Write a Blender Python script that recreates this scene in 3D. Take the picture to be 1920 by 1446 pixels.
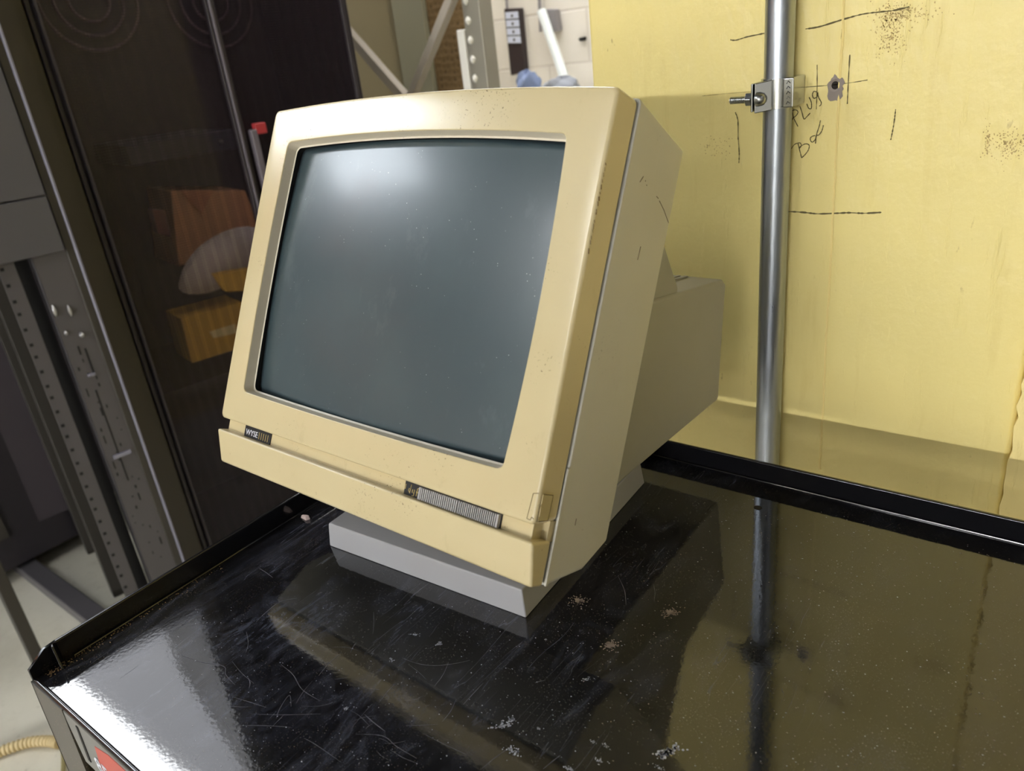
import bpy, math, random
from mathutils import Vector, Matrix
random.seed(7)
for o in list(bpy.data.objects): bpy.data.objects.remove(o)
S = bpy.context.scene
COL = S.collection
# ------------------------------------------------------------------ camera
F_PX = 1432.44
CAM = Vector((0, 0, 0.3885))
R = Vector((0.79348583, 0.59880426, -0.10869078))
U = Vector((-0.16459599, 0.38309119, 0.90892756))
FW = Vector((-0.58590818, 0.70333107, -0.40253821))
cd = bpy.data.cameras.new('camera'); co = bpy.data.objects.new('camera', cd); COL.objects.link(co)
co.matrix_world = Matrix(((R.x, U.x, -FW.x, CAM.x), (R.y, U.y, -FW.y, CAM.y), (R.z, U.z, -FW.z, CAM.z), (0, 0, 0, 1)))
cd.sensor_width = 36; cd.lens = 36 * F_PX / 1920; cd.clip_start = 0.02
cd.dof.use_dof = True; cd.dof.focus_distance = 0.62; cd.dof.aperture_fstop = 9.0
S.camera = co
# ------------------------------------------------------------------ world and exposure
w = bpy.data.worlds.new('world'); S.world = w; w.use_nodes = True
w.node_tree.nodes['Background'].inputs[0].default_value = (0.85, 0.92, 1, 1)
w.node_tree.nodes['Background'].inputs[1].default_value = 0.15
S.view_settings.view_transform = 'Standard'; S.view_settings.look = 'None'
S.view_settings.exposure = -0.14; S.view_settings.gamma = 1.0; S.view_settings.use_curve_mapping = False

CEIL = 1.95; FLOOR = -0.9
# lamps: (x centre, y centre, length along x, length along y, radiance, name)
LAMPS = [
    (0.0, -4.3, 3.2, 0.35, 16.0, (.98, .98, 1, 1)),       # row behind the photographer
    (-0.3, -11.8, 6.0, 0.7, 360.0, (.98, .98, 1, 1)),     # far row at the other end of the hall
    (1.6, -0.5, 0.3, 1.6, 2.5, (.98, .98, 1, 1)),
    (-2.86, -0.68, 1.10, 0.42, 34.0, (.86, .93, 1, 1)),
    (-2.85, 0.60, 1.7, 0.17, 15.0, (.95, .97, 1, 1)),
    (-2.85, 1.34, 1.7, 1.26, 3.0, (.92, .94, 1, 1)),
    (-1.1, 1.50, 0.8, 0.25, 34.0, (1, .98, .95, 1)),  # added over the aisle to brighten the shelving at the back
    (-2.2, 2.55, 2.6, 0.20, 26.0, (1, .99, .98, 1)),
    (-1.3, -1.9, 0.25, 1.4, 34.0, (.97, .98, 1, 1)),  # added to light the orange rack so the screen mirrors it
]

# ------------------------------------------------------------------ helpers
def ray(x, y): return R * ((x - 960) / F_PX) - U * ((y - 723) / F_PX) + FW
def hit(x, y, p0, n):
    d = ray(x, y); t = (Vector(p0) - CAM).dot(n) / d.dot(n); return CAM + d * t
WOFF = {}
class MB:
    def __init__(s): s.v = []; s.f = []; s.m = []
    def add(s, vs, fs, mi=0):
        b = len(s.v); s.v += [Vector(v) for v in vs]
        for f in fs: s.f.append([b + i for i in f]); s.m.append(mi)
        return s
    def hexa(s, p, mi=0):      # p: 8 points, bottom 4 then top 4
        return s.add(p, [(3, 2, 1, 0), (4, 5, 6, 7), (0, 1, 5, 4), (1, 2, 6, 5), (2, 3, 7, 6), (3, 0, 4, 7)], mi)
    def box(s, x0, x1, y0, y1, z0, z1, fr=None, mi=0):
        p = [(x0, y0, z0), (x1, y0, z0), (x1, y1, z0), (x0, y1, z0), (x0, y0, z1), (x1, y0, z1), (x1, y1, z1), (x0, y1, z1)]
        if fr: p = [fr(*q) for q in p]
        return s.hexa(p, mi)
    def prism(s, front, back, mi=0):
        n = len(front)
        return s.add(list(front) + list(back), [tuple(range(n))[::-1], tuple(range(n, 2 * n))] + [(i, (i + 1) % n, n + (i + 1) % n, n + i) for i in range(n)], mi)
    def loft(s, rings, mi=0, cap0=False, cap1=False):
        n = len(rings[0]); fs = []
        for k in range(len(rings) - 1):
            for i in range(n):
                j = (i + 1) % n; fs.append((k * n + i, k * n + j, (k + 1) * n + j, (k + 1) * n + i))
        if cap0: fs.append(tuple(range(n))[::-1])
        if cap1: fs.append(tuple((len(rings) - 1) * n + i for i in range(n)))
        return s.add([v for r in rings for v in r], fs, mi)
    def tube(s, pts, r, n=12, mi=0, caps=True):
        pts = [Vector(p) for p in pts]; rings = []; pn = None
        for i, p in enumerate(pts):
            t = (pts[min(i + 1, len(pts) - 1)] - pts[max(i - 1, 0)]).normalized()
            if pn is None: a = Vector((0, 0, 1)) if abs(t.z) < .9 else Vector((1, 0, 0)); pn = t.cross(a).normalized()
            pn = (pn - t * pn.dot(t)).normalized(); q = t.cross(pn)
            rr = r[i] if isinstance(r, (list, tuple)) else r
            rings.append([p + pn * math.cos(2 * math.pi * k / n) * rr + q * math.sin(2 * math.pi * k / n) * rr for k in range(n)])
        return s.loft(rings, mi, caps, caps)
    def build(s, name, mats, parent=None, bevel=None, smooth=True, loc=None, ang=35, wn=False):
        if not isinstance(mats, (list, tuple)): mats = [mats]
        po = WOFF.get(parent.name, Vector()) if parent else Vector()
        if loc is None:
            if parent: o0 = po
            else:
                xs = [v.x for v in s.v]; ys = [v.y for v in s.v]; zs = [v.z for v in s.v]
                o0 = Vector(((min(xs) + max(xs)) / 2, (min(ys) + max(ys)) / 2, min(zs)))
        else: o0 = Vector(loc)
        me = bpy.data.meshes.new(name); me.from_pydata([v - o0 for v in s.v], [], s.f)
        for mm in mats: me.materials.append(mm)
        for p, mi in zip(me.polygons, s.m): p.material_index = mi
        me.validate(); me.update()
        o = bpy.data.objects.new(name, me); COL.objects.link(o)
        import bmesh
        b = bmesh.new(); b.from_mesh(me); bmesh.ops.recalc_face_normals(b, faces=b.faces)
        if smooth:
            for f in b.faces: f.smooth = True
            for e in b.edges:
                if len(e.link_faces) == 2 and e.calc_face_angle(0) > math.radians(ang): e.smooth = False
        b.to_mesh(me); b.free()
        o.location = o0 - po
        if parent: o.parent = parent
        WOFF[o.name] = o0
        if wn: q = o.modifiers.new('w', 'WEIGHTED_NORMAL'); q.keep_sharp = True; q.weight = 100
        if bevel:
            m = o.modifiers.new('b', 'BEVEL'); m.width = bevel[0]; m.segments = bevel[1]; m.limit_method = 'ANGLE'; m.angle_limit = math.radians(40); m.harden_normals = True
        return o
def thing(name, label, cat, loc, group=None):
    o = bpy.data.objects.new(name, None); COL.objects.link(o); o.location = loc; WOFF[o.name] = Vector(loc)
    o.empty_display_size = .05; return tag(o, label, cat, group)
def tag(o, label, cat, group=None):
    o['label'] = label; o['category'] = cat
    if group: o['group'] = group
    return o
def struct(o): o['kind'] = 'structure'; return o
def stuff(o): o['kind'] = 'stuff'; return o

# material helpers -------------------------------------------------
def srgb(r, g, b):
    f = lambda c: (c / 255 / 12.92) if c / 255 <= .04045 else ((c / 255 + .055) / 1.055) ** 2.4
    return (f(r), f(g), f(b), 1)
class Mat:
    def __init__(s, name, col=(.5, .5, .5, 1), rough=.5, metal=0, ior=1.45, spec=None):
        s.m = bpy.data.materials.new(name); s.m.use_nodes = True; s.t = s.m.node_tree; s.p = s.t.nodes['Principled BSDF']
        s.p.inputs['Base Color'].default_value = col; s.p.inputs['Roughness'].default_value = rough
        s.p.inputs['Metallic'].default_value = metal; s.p.inputs['IOR'].default_value = ior
        if spec is not None: s.p.inputs['Specular IOR Level'].default_value = spec
        s.tc = s.t.nodes.new('ShaderNodeTexCoord').outputs['Object']; s.col = None; s.base = col; s.nrm = None
    def N(s, ty, **kw):
        n = s.t.nodes.new(ty)
        for k, v in kw.items(): setattr(n, k, v)
        return n
    def L(s, a, b): s.t.links.new(a, b)
    def map(s, sc=(1, 1, 1), rot=(0, 0, 0), loc=(0, 0, 0)):
        n = s.N('ShaderNodeMapping'); n.inputs['Scale'].default_value = sc; n.inputs['Rotation'].default_value = rot; n.inputs['Location'].default_value = loc
        s.L(s.tc, n.inputs[0]); return n.outputs[0]
    def noise(s, scale, detail=3, rough=.5, vec=None, dist=0):
        n = s.N('ShaderNodeTexNoise'); n.inputs['Scale'].default_value = scale; n.inputs['Detail'].default_value = detail
        n.inputs['Roughness'].default_value = rough; n.inputs['Distortion'].default_value = dist
        s.L(vec if vec is not None else s.tc, n.inputs['Vector']); return n.outputs[0]
    def voro(s, scale, vec=None, feat='F1', out='Distance', rnd=1):
        n = s.N('ShaderNodeTexVoronoi', feature=feat); n.inputs['Scale'].default_value = scale; n.inputs['Randomness'].default_value = rnd
        s.L(vec if vec is not None else s.tc, n.inputs['Vector']); return n.outputs[out]
    def ramp(s, x, lo, hi, a=0, b=1):
        n = s.N('ShaderNodeMapRange'); n.clamp = True
        for i, v in enumerate((lo, hi, a, b)): n.inputs[i + 1].default_value = v
        s.L(x, n.inputs[0]); return n.outputs[0]
    def math(s, op, a, b=0.0):
        n = s.N('ShaderNodeMath', operation=op)
        for i, v in enumerate((a, b)):
            if isinstance(v, (int, float)): n.inputs[i].default_value = v
            else: s.L(v, n.inputs[i])
        return n.outputs[0]
    def mix(s, fac, col):
        n = s.N('ShaderNodeMix', data_type='RGBA'); s.L(fac, n.inputs[0])
        if s.col is None: n.inputs[6].default_value = s.base
        else: s.L(s.col, n.inputs[6])
        n.inputs[7].default_value = col; s.col = n.outputs[2]; s.L(s.col, s.p.inputs['Base Color']); return s
    def bump(s, h, dist, strength=1):
        n = s.N('ShaderNodeBump'); n.inputs['Distance'].default_value = dist; n.inputs['Strength'].default_value = strength
        s.L(h, n.inputs['Height'])
        if s.nrm is not None: s.L(s.nrm, n.inputs['Normal'])
        s.nrm = n.outputs[0]; s.L(s.nrm, s.p.inputs['Normal']); return s
    def rough(s, x): s.L(x, s.p.inputs['Roughness']); return s
def flat(name, rgb, rough=.5, metal=0, **k): return Mat(name, srgb(*rgb), rough, metal, **k).m
def emit(name, col, st):
    m = bpy.data.materials.new(name); m.use_nodes = True; t = m.node_tree; t.nodes.clear()
    e = t.nodes.new('ShaderNodeEmission'); o = t.nodes.new('ShaderNodeOutputMaterial'); e.inputs[0].default_value = col; e.inputs[1].default_value = st
    t.links.new(e.outputs[0], o.inputs[0]); return m

# ------------------------------------------------------------------ materials
def plastic(name, rgb, rough, dirt=1.0, grain=1.0):
    m = Mat(name, srgb(*rgb), rough)
    big = m.noise(9, 3, .6); m.mix(m.ramp(big, .45, .75, 0, .18), srgb(rgb[0] * .88, rgb[1] * .84, rgb[2] * .76))
    a = m.ramp(m.noise(560, 2, .6), .65, .70); b = m.ramp(m.noise(16, 4, .7), .54, .66)
    m.mix(m.math('MULTIPLY', m.math('MULTIPLY', a, b), .75 * dirt), srgb(70, 55, 35))
    c = m.ramp(m.noise(60, 6, .75, m.map((1, 1, .4))), .60, .74); m.mix(m.math('MULTIPLY', c, .10 * dirt), srgb(120, 100, 70))
    m.bump(m.noise(700, 2, .5), .00004 * grain, .5)
    m.rough(m.ramp(m.noise(40, 4), .3, .7, rough - .015, rough + .02))
    return m.m
M_BEZ = plastic('yellowed_plastic', (192, 178, 138), .21, 1.4)
M_BEZ.node_tree.nodes['Principled BSDF'].inputs['Specular IOR Level'].default_value = .8
M_BEZIN = plastic('pale_inner_plastic', (208, 200, 180), .4, .5)
M_BODY = plastic('cream_plastic', (188, 186, 174), .5, .7)
M_BOX = plastic('cream_grey_plastic', (152, 151, 145), .55, .3)
M_BASE = plastic('grey_plastic', (153, 153, 154), .45, .15)
M_DARK = flat('dark_plastic', (22, 22, 22), .5)
M_MASK = flat('black_mask', (12, 12, 12), .6)
M_SW = flat('grey_switch', (150, 148, 146), .4)
M_GOLD = flat('worn_gold_print', (170, 150, 95), .4)
M_WHITEPR = flat('white_print', (215, 218, 225), .5)
m = Mat('screen_glass', srgb(56, 69, 73), .32, ior=1.5)
m.p.inputs['Coat Weight'].default_value = .18; m.p.inputs['Coat Roughness'].default_value = .15
m.mix(m.ramp(m.noise(14, 4, .6, m.map((1, 1, .6))), .5, .8, 0, .25), srgb(74, 90, 90))
m.mix(m.math('MULTIPLY', m.ramp(m.voro(260), .10, .04), m.ramp(m.noise(60, 2), .55, .65)), srgb(175, 185, 185))
sm = m.ramp(m.noise(26, 6, .7, m.map((1, 1, .35), (0, .5, 0))), .58, .78, 0, .22); m.mix(sm, srgb(120, 130, 132))
M_SCREEN = m.m

m = Mat('glossy_black_enamel', (.006, .006, .007, 1), .05, ior=1.75)
haze = m.ramp(m.noise(7, 4, .6), .35, .75)
lft = m.N('ShaderNodeSeparateXYZ'); m.L(m.tc, lft.inputs[0])
worn = m.ramp(lft.outputs[0], -.2, .25, 1, 0)         # the worn end of the top
fl = m.math('MULTIPLY', m.ramp(m.voro(620), .20, .08), m.ramp(m.noise(16, 6, .8), .44, .62))
m.mix(m.math('MULTIPLY', fl, .5), srgb(140, 130, 118))
fl2 = m.math('MULTIPLY', m.ramp(m.noise(700, 3, .7), .58, .72), m.ramp(m.noise(9, 5, .75), .42, .6)); m.mix(m.math('MULTIPLY', fl2, .34), srgb(130, 122, 115))
def scr(sc, rot, th, w_, k):
    n = m.noise(3.5, 2, .5, m.map(sc, (0, 0, rot)), .4)
    line = m.ramp(m.math('ABSOLUTE', m.math('SUBTRACT', n, th)), .0, w_, 1, 0)
    msk = m.ramp(m.noise(9, 3, .6, m.map((1, 1, 1), (0, 0, rot), (k, k, 0))), .52, .62)
    return m.math('MULTIPLY', line, msk)
for (sc, rot, th, w_, k) in (((22, 1.2, 1), .5, .5, .010, 1.3), ((26, 1.6, 1), 1.35, .46, .009, 4.1), ((18, 1.3, 1), -.5, .52, .008, 7.7), ((30, 2, 1), .9, .5, .008, 9.2)):
    m.mix(m.math('MULTIPLY', m.math('MULTIPLY', scr(sc, rot, th, w_ * .6, k), worn), .16), srgb(150, 155, 175))
m.mix(m.math('MULTIPLY', m.math('MULTIPLY', m.ramp(m.noise(15, 7, .75, m.map((2.2, 1, 1), (0, 0, .9)), 1.2), .50, .76), worn), .22), srgb(125, 130, 150))
def near(x, y, r0, sx, sy, rot):      # worn smudge of its own shape round one spot of the top
    p = hit(x, y, (0, 0, 0), Vector((0, 0, 1))) - Vector((-.128, .36, -.9))
    n = m.N('ShaderNodeMapping', vector_type='TEXTURE'); n.inputs['Location'].default_value = p; n.inputs['Rotation'].default_value = (0, 0, rot); n.inputs['Scale'].default_value = (sx, sy, 1)
    m.L(m.tc, n.inputs[0]); l = m.N('ShaderNodeVectorMath', operation='LENGTH'); m.L(n.outputs[0], l.inputs[0]); return m.ramp(l.outputs['Value'], r0, 0, 0, 1)
for (x, y, r0, sx, sy, rot, k_, c_) in ((505, 1175, .045, 1.8, .8, .9, .75, (122, 128, 148)), (430, 1320, .05, 1.3, .7, .2, .45, (110, 118, 145)), (700, 1330, .07, 1.6, .8, .5, .35, (100, 104, 122)), (590, 1010, .05, 1.6, .7, 1.1, .4, (100, 96, 108)), (1160, 1090, .10, 1.7, .8, 1.2, .35, (96, 86, 82))):
    g_ = m.math('MULTIPLY', near(x, y, r0, sx, sy, rot), m.ramp(m.noise(34, 8, .8, m.map((2.4, 1, 1), (0, 0, rot)), 1.5), .46, .70)); m.mix(m.math('MULTIPLY', g_, k_ * .7), srgb(*c_))
m.rough(m.math('ADD', m.math('MULTIPLY', haze, .035), .045))
m.bump(m.noise(330, 2, .4), .00004, .5)
M_TOP = m.m
M_ENAMEL = Mat('black_enamel_edge', (.005, .005, .006, 1), .12, ior=1.6).m
M_APRON = Mat('grey_enamel', srgb(108, 108, 104), .35).m
m = Mat('dusty_grey_leg', srgb(74, 70, 64), .4); m.mix(m.ramp(m.voro(240), .2, .1, 0, .5), srgb(150, 130, 110)); M_LEG = m.m
M_RED = flat('red_label', (176, 72, 62), .4)
M_CHIP = flat('pink_chip', (185, 165, 158), .8)
M_DUST = flat('pale_dust', (128, 116, 108), .9)
M_SPLAT = flat('white_paint_speck', (165, 168, 178), .8)
M_SCR = flat('scratch', (92, 92, 100), .5)
M_DIRT = flat('brown_dirt', (120, 95, 62), .9)

def wallpaint(name, rgb):
    m = Mat(name, srgb(*rgb), .42)
    big = m.noise(3.2, 3, .6); m.mix(m.ramp(big, .40, .72, 0, .3), srgb(rgb[0] * .93, rgb[1] * .90, rgb[2] * .80))
    run = m.noise(6, 5, .65, m.map((7, 7, .8))); m.mix(m.ramp(run, .58, .78, 0, .25), srgb(rgb[0] * .86, rgb[1] * .80, rgb[2] * .66))
    sp = m.math('MULTIPLY', m.ramp(m.noise(70, 3, .6, m.map((1.6, 1.6, .7))), .66, .73), m.ramp(m.noise(8, 3), .48, .60)); m.mix(m.math('MULTIPLY', sp, .5), srgb(130, 95, 45))
    sc = m.math('MULTIPLY', m.ramp(m.noise(12, 7, .75), .57, .66), m.ramp(m.noise(3.5, 2, .5, m.map((1, 1, 1), (0, 0, 0), (3, 1, 5.3))), .58, .66)); m.mix(m.math('MULTIPLY', sc, .35), srgb(120, 90, 60))
    m.bump(m.noise(14, 4, .6), .006, .45); m.bump(m.noise(110, 3, .5, m.map((1, 1, .45))), .0018, .6); m.bump(m.noise(420, 2, .5), .0003, .5)
    dr = m.ramp(m.noise(26, 5, .7, m.map((3, 3, .35))), .60, .72); m.bump(dr, .0012, .5)
    return m.m
M_YEL = wallpaint('yellow_wall_paint', (228, 211, 138))
M_YEL2 = wallpaint('cream_yellow_wall_paint', (238, 218, 146))
m = Mat('galvanized_steel', srgb(168, 174, 182), .26, 1)
m.mix(m.ramp(m.noise(18, 5, .7, m.map((4, 4, .5))), .4, .7, 0, .6), srgb(150, 157, 168)); m.mix(m.ramp(m.voro(60, m.map((1, 1, .4))), .1, .5, 0, .2), srgb(190, 195, 200))
m.rough(m.ramp(m.noise(50, 4, .6, m.map((3, 3, .3))), .3, .7, .27, .40)); m.bump(m.noise(700, 2, .5, m.map((1, 1, .08))), .0001, .5)
M_GALV = m.m
M_CLAMP = Mat('zinc_clamp', srgb(186, 188, 186), .22, 1).m
M_BOLT = Mat('bolt_steel', srgb(170, 172, 170), .3, 1).m
M_PENCIL = flat('pencil', (88, 78, 42), .7)
M_PENC2 = flat('faint_pencil', (158, 138, 82), .7)
M_HOLEG = flat('grey_plaster', (140, 130, 122), .9)
M_HOLED = flat('dark_hole', (34, 28, 24), .9)
M_SCUFF = flat('brown_scuff', (186, 162, 106), .8)
m = Mat('concrete_floor', srgb(196, 192, 176), .55); m.mix(m.ramp(m.noise(5, 6, .7), .45, .7, 0, .5), srgb(166, 160, 142)); m.mix(m.ramp(m.noise(40, 4, .7), .62, .72, 0, .35), srgb(120, 112, 96)); M_FLOOR = m.m
m = Mat('painted_block', srgb(226, 221, 212), .6)
br = m.N('ShaderNodeTexBrick'); br.inputs['Scale'].default_value = 1; br.inputs['Mortar Size'].default_value = .006
br.inputs['Brick Width'].default_value = .40; br.inputs['Row Height'].default_value = .2; br.inputs['Mortar Smooth'].default_value = .5
rm = m.map((1, 1, 1), (math.pi / 2, 0, 0)); m.L(rm, br.inputs['Vector']); m.mix(m.ramp(br.outputs['Fac'], 0, 1, 0, .3), srgb(168, 156, 146)); m.bump(m.math('SUBTRACT', 1, br.outputs['Fac']), .004, .6); m.bump(m.noise(30, 4), .002, .4); M_BLOCK = m.m
M_CEIL = flat('dark_ceiling', (52, 52, 55), .9)
M_SIDE = flat('grey_wall', (150, 148, 142), .8)
M_CAB = Mat('black_cabinet_steel', srgb(48, 43, 46), .38).m
M_CABS = Mat('brown_black_cabinet_side', srgb(66, 60, 50), .45).m
M_CABIN = flat('cabinet_inside', (52, 46, 50), .6)
M_SEAM = flat('grey_seam', (92, 86, 92), .35)
# tinted door glass printed with a fine dot mesh
gm = bpy.data.materials.new('smoked_door_glass'); gm.use_nodes = True; t = gm.node_tree; t.nodes.clear()
o_ = t.nodes.new('ShaderNodeOutputMaterial'); tr = t.nodes.new('ShaderNodeBsdfTransparent'); tr.inputs[0].default_value = (.90, .87, .88, 1)
gl = t.nodes.new('ShaderNodeBsdfGlossy'); gl.inputs['Roughness'].default_value = .06; gl.inputs[0].default_value = (.9, .9, .9, 1)
df = t.nodes.new('ShaderNodeBsdfDiffuse'); df.inputs[0].default_value = srgb(46, 40, 44)
tc = t.nodes.new('ShaderNodeTexCoord'); vo = t.nodes.new('ShaderNodeTexVoronoi'); vo.inputs['Scale'].default_value = 170; vo.inputs['Randomness'].default_value = 0
t.links.new(tc.outputs['Object'], vo.inputs['Vector'])
mr = t.nodes.new('ShaderNodeMapRange'); t.links.new(vo.outputs['Distance'], mr.inputs[0]); mr.inputs[1].default_value = .35; mr.inputs[2].default_value = .5; mr.inputs[3].default_value = .08; mr.inputs[4].default_value = .38
m1 = t.nodes.new('ShaderNodeMixShader'); t.links.new(mr.outputs[0], m1.inputs[0]); t.links.new(tr.outputs[0], m1.inputs[1]); t.links.new(df.outputs[0], m1.inputs[2])
m2 = t.nodes.new('ShaderNodeMixShader'); m2.inputs[0].default_value = .012; t.links.new(m1.outputs[0], m2.inputs[1]); t.links.new(gl.outputs[0], m2.inputs[2]); t.links.new(m2.outputs[0], o_.inputs[0])
M_GLASS = gm
M_RACK = Mat('grey_rack_steel', srgb(86, 83, 85), .38, .3).m
M_RACKD = Mat('dark_rack_steel', srgb(60, 57, 52), .4, .3).m
M_RACKE = Mat('bare_rack_edge', srgb(150, 150, 168), .25, .6).m
M_BLANK = Mat('grey_blank_panel', srgb(80, 78, 80), .4, .2).m
M_BLACK = flat('black', (14, 12, 12), .7)
M_SCREW = Mat('screw_steel', srgb(190, 190, 190), .3, 1).m
M_CARD = flat('cardboard', (205, 150, 105), .8); M_CARD2 = flat('cardboard_flap', (190, 125, 88), .8)
M_NET = flat('white_mesh_bag', (205, 195, 185), .8)
M_YB = flat('yellow_box', (215, 170, 60), .6); M_YBR = flat('yellow_box_print', (235, 215, 150), .6)
M_MAROON = flat('maroon_box', (110, 50, 45), .6)
m = Mat('beige_shelf_panel', srgb(172, 158, 122), .6); wv = m.N('ShaderNodeTexWave', wave_type='BANDS', bands_direction='X'); wv.inputs['Scale'].default_value = 30; m.L(m.tc, wv.inputs[0]); m.mix(m.ramp(wv.outputs[1], .4, .9, 0, .3), srgb(150, 136, 100)); M_BEIGE = m.m
M_PALE = flat('pale_panel', (176, 172, 146), .6)
m = Mat('tan_dimpled_board', srgb(142, 116, 78), .8); m.mix(m.ramp(m.voro(48, None, rnd=.35), .3, .1, 0, .7), srgb(84, 64, 40)); m.bump(m.voro(48, None, rnd=.35), .006, .8); M_PERF = m.m
M_UPR = Mat('grey_upright_steel', srgb(150, 146, 134), .35, .3).m
M_UPRW = flat('pale_and_lit_side', (222, 220, 212), .5)
M_BRACE = flat('grey_brace', (168, 160, 148), .45)
M_PDU = flat('black_strip_body', (48, 38, 40), .5)
M_SOCK = flat('pale_socket_face', (205, 212, 232), .4)
M_TUBE = flat('white_tube', (232, 240, 242), .3)
M_GBOX = flat('grey_conduit_box', (136, 132, 134), .5)
M_BLUE = flat('blue_cloth', (120, 135, 170), .8); M_GCL = flat('grey_cloth', (140, 145, 155), .8)
M_ORANGE = flat('orange_beam', (235, 130, 60), .45)
M_ROPE = Mat('beige_cord', srgb(190, 172, 130), .7).m
M_FIX = flat('lamp_housing', (200, 200, 200), .5)

# ------------------------------------------------------------------ room shell
WY = 0.744; WXL = -0.4613; WXR = -0.0373
b = MB().add([(-4.6, -15, FLOOR), (3.2, -15, FLOOR), (3.2, 3.2, FLOOR), (-4.6, 3.2, FLOOR), (-4.6, -15, FLOOR - .1), (3.2, -15, FLOOR - .1), (3.2, 3.2, FLOOR - .1), (-4.6, 3.2, FLOOR - .1)], [(0, 1, 2, 3), (7, 6, 5, 4), (0, 4, 5, 1), (1, 5, 6, 2), (2, 6, 7, 3), (3, 7, 4, 0)])
struct(b.build('floor', M_FLOOR, smooth=False, loc=(0, 0, FLOOR)))
struct(MB().box(-4.6, 3.2, -15, 3.2, CEIL, CEIL + .1).build('ceiling', M_CEIL, smooth=False))
struct(MB().box(-4.6, WXL + .4, 2.9, 3.0, FLOOR, CEIL).build('wall_back', M_BLOCK, smooth=False, loc=(-4.6, 2.9, FLOOR)))
struct(MB().box(-4.7, -4.6, -15, 3.0, FLOOR, CEIL).build('wall_left', M_SIDE, smooth=False))
struct(MB().box(-4.6, 3.2, -15.1, -15, FLOOR, CEIL).build('wall_front', M_SIDE, smooth=False))
struct(MB().box(3.2, 3.3, -15, 3.0, FLOOR, CEIL).build('wall_right', M_SIDE, smooth=False))
# yellow pillar wall, finely divided front so the paint bump sits on real depth
wall = MB().box(WXL, WXR, WY, WY + .5, FLOOR, CEIL).build('wall_yellow', M_YEL, smooth=False, loc=(0, WY, 0), bevel=(.006, 2))
struct(wall)
# rough edged patch of wall to its right, standing a little proud
edge = []; random.seed(3)
zz = FLOOR
while zz < CEIL:
    edge.append((WXR + random.uniform(-.0025, .0025), zz)); zz += .008 + random.random() * .01
edge.append((WXR, CEIL))
fr = [(3.2, WY - .010, FLOOR)] + [(x, WY - .010, z) for x, z in edge] + [(3.2, WY - .010, CEIL)]
bk = [(3.2, WY + .5, FLOOR)] + [(x, WY + .5, z) for x, z in edge] + [(3.2, WY + .5, CEIL)]
struct(MB().prism(fr, bk).build('wall_yellow_right', M_YEL2, smooth=False, loc=(0, WY - .01, 0)))

# marks on the yellow wall ------------------------------------------------
WN = Vector((0, 1, 0))
def wp(x, y, off=.0004): return hit(x, y, (0, WY - off, 0), WN)
def ribbon(mb, pts, w0, off=.0005, jag=0, mi=0):
    P = [wp(*p, off) for p in pts]; L_ = []
    for i, p in enumerate(P):
        t_ = (P[min(i + 1, len(P) - 1)] - P[max(i - 1, 0)]).normalized(); n = Vector((-t_.z, 0, t_.x))
        ww = w0 * (1 + random.uniform(-jag, jag)); L_ += [p + n * ww / 2, p - n * ww / 2]
    mb.add(L_, [(2 * i, 2 * i + 1, 2 * i + 3, 2 * i + 2) for i in range(len(P) - 1)], mi)
def smoothpts(pts, k=6):
    out = []
    for i in range(len(pts) - 1):
        p0 = pts[max(i - 1, 0)]; p1 = pts[i]; p2 = pts[i + 1]; p3 = pts[min(i + 2, len(pts) - 1)]
        for j in range(k):
            t_ = j / k; out.append(tuple(.5 * (2 * p1[a] + (p2[a] - p0[a]) * t_ + (2 * p0[a] - 5 * p1[a] + 4 * p2[a] - p3[a]) * t_ ** 2 + (3 * p1[a] - p0[a] - 3 * p2[a] + p3[a]) * t_ ** 3) for a in (0, 1)))
    out.append(pts[-1]); return out
k = 260 / 1880
def z2(pts): return [(1360 + x * k, 120 + y * k) for x, y in pts]
hw = MB()
for s_ in ([(890, 690), (905, 640), (950, 622), (985, 650), (960, 700), (915, 735), (912, 760)], [(905, 650), (930, 740), (960, 800), (985, 850)],
           [(1010, 570), (1040, 660), (1065, 745), (1105, 715), (1150, 665)], [(1105, 540), (1130, 600), (1165, 600), (1165, 520), (1135, 450)],
           [(1240, 380), (1200, 372), (1180, 420), (1200, 465), (1245, 440), (1250, 385)], [(1250, 385), (1262, 450), (1300, 520), (1290, 560), (1270, 570)],
           [(895, 1150), (940, 1090), (1010, 1070), (1030, 1110), (1000, 1150)], [(985, 1080), (1010, 1180), (1035, 1275)], [(1000, 1130), (1080, 1085), (1135, 1100), (1125, 1165), (1080, 1230), (1035, 1272)],
           [(1220, 970), (1170, 985), (1150, 1020), (1175, 1060), (1215, 1030), (1230, 980)], [(1290, 765), (1270, 850), (1235, 960), (1222, 1080)], [(1328, 830), (1310, 900), (1270, 960), (1235, 965)]):
    ribbon(hw, smoothpts(z2(s_)), .0008, .0006, .25)
hw.build('handwriting', M_PENCIL, wall, smooth=False)
pl = MB()
q5 = lambda pts: [(1280 + x / 3, y / 3) for x, y in pts]
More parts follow.
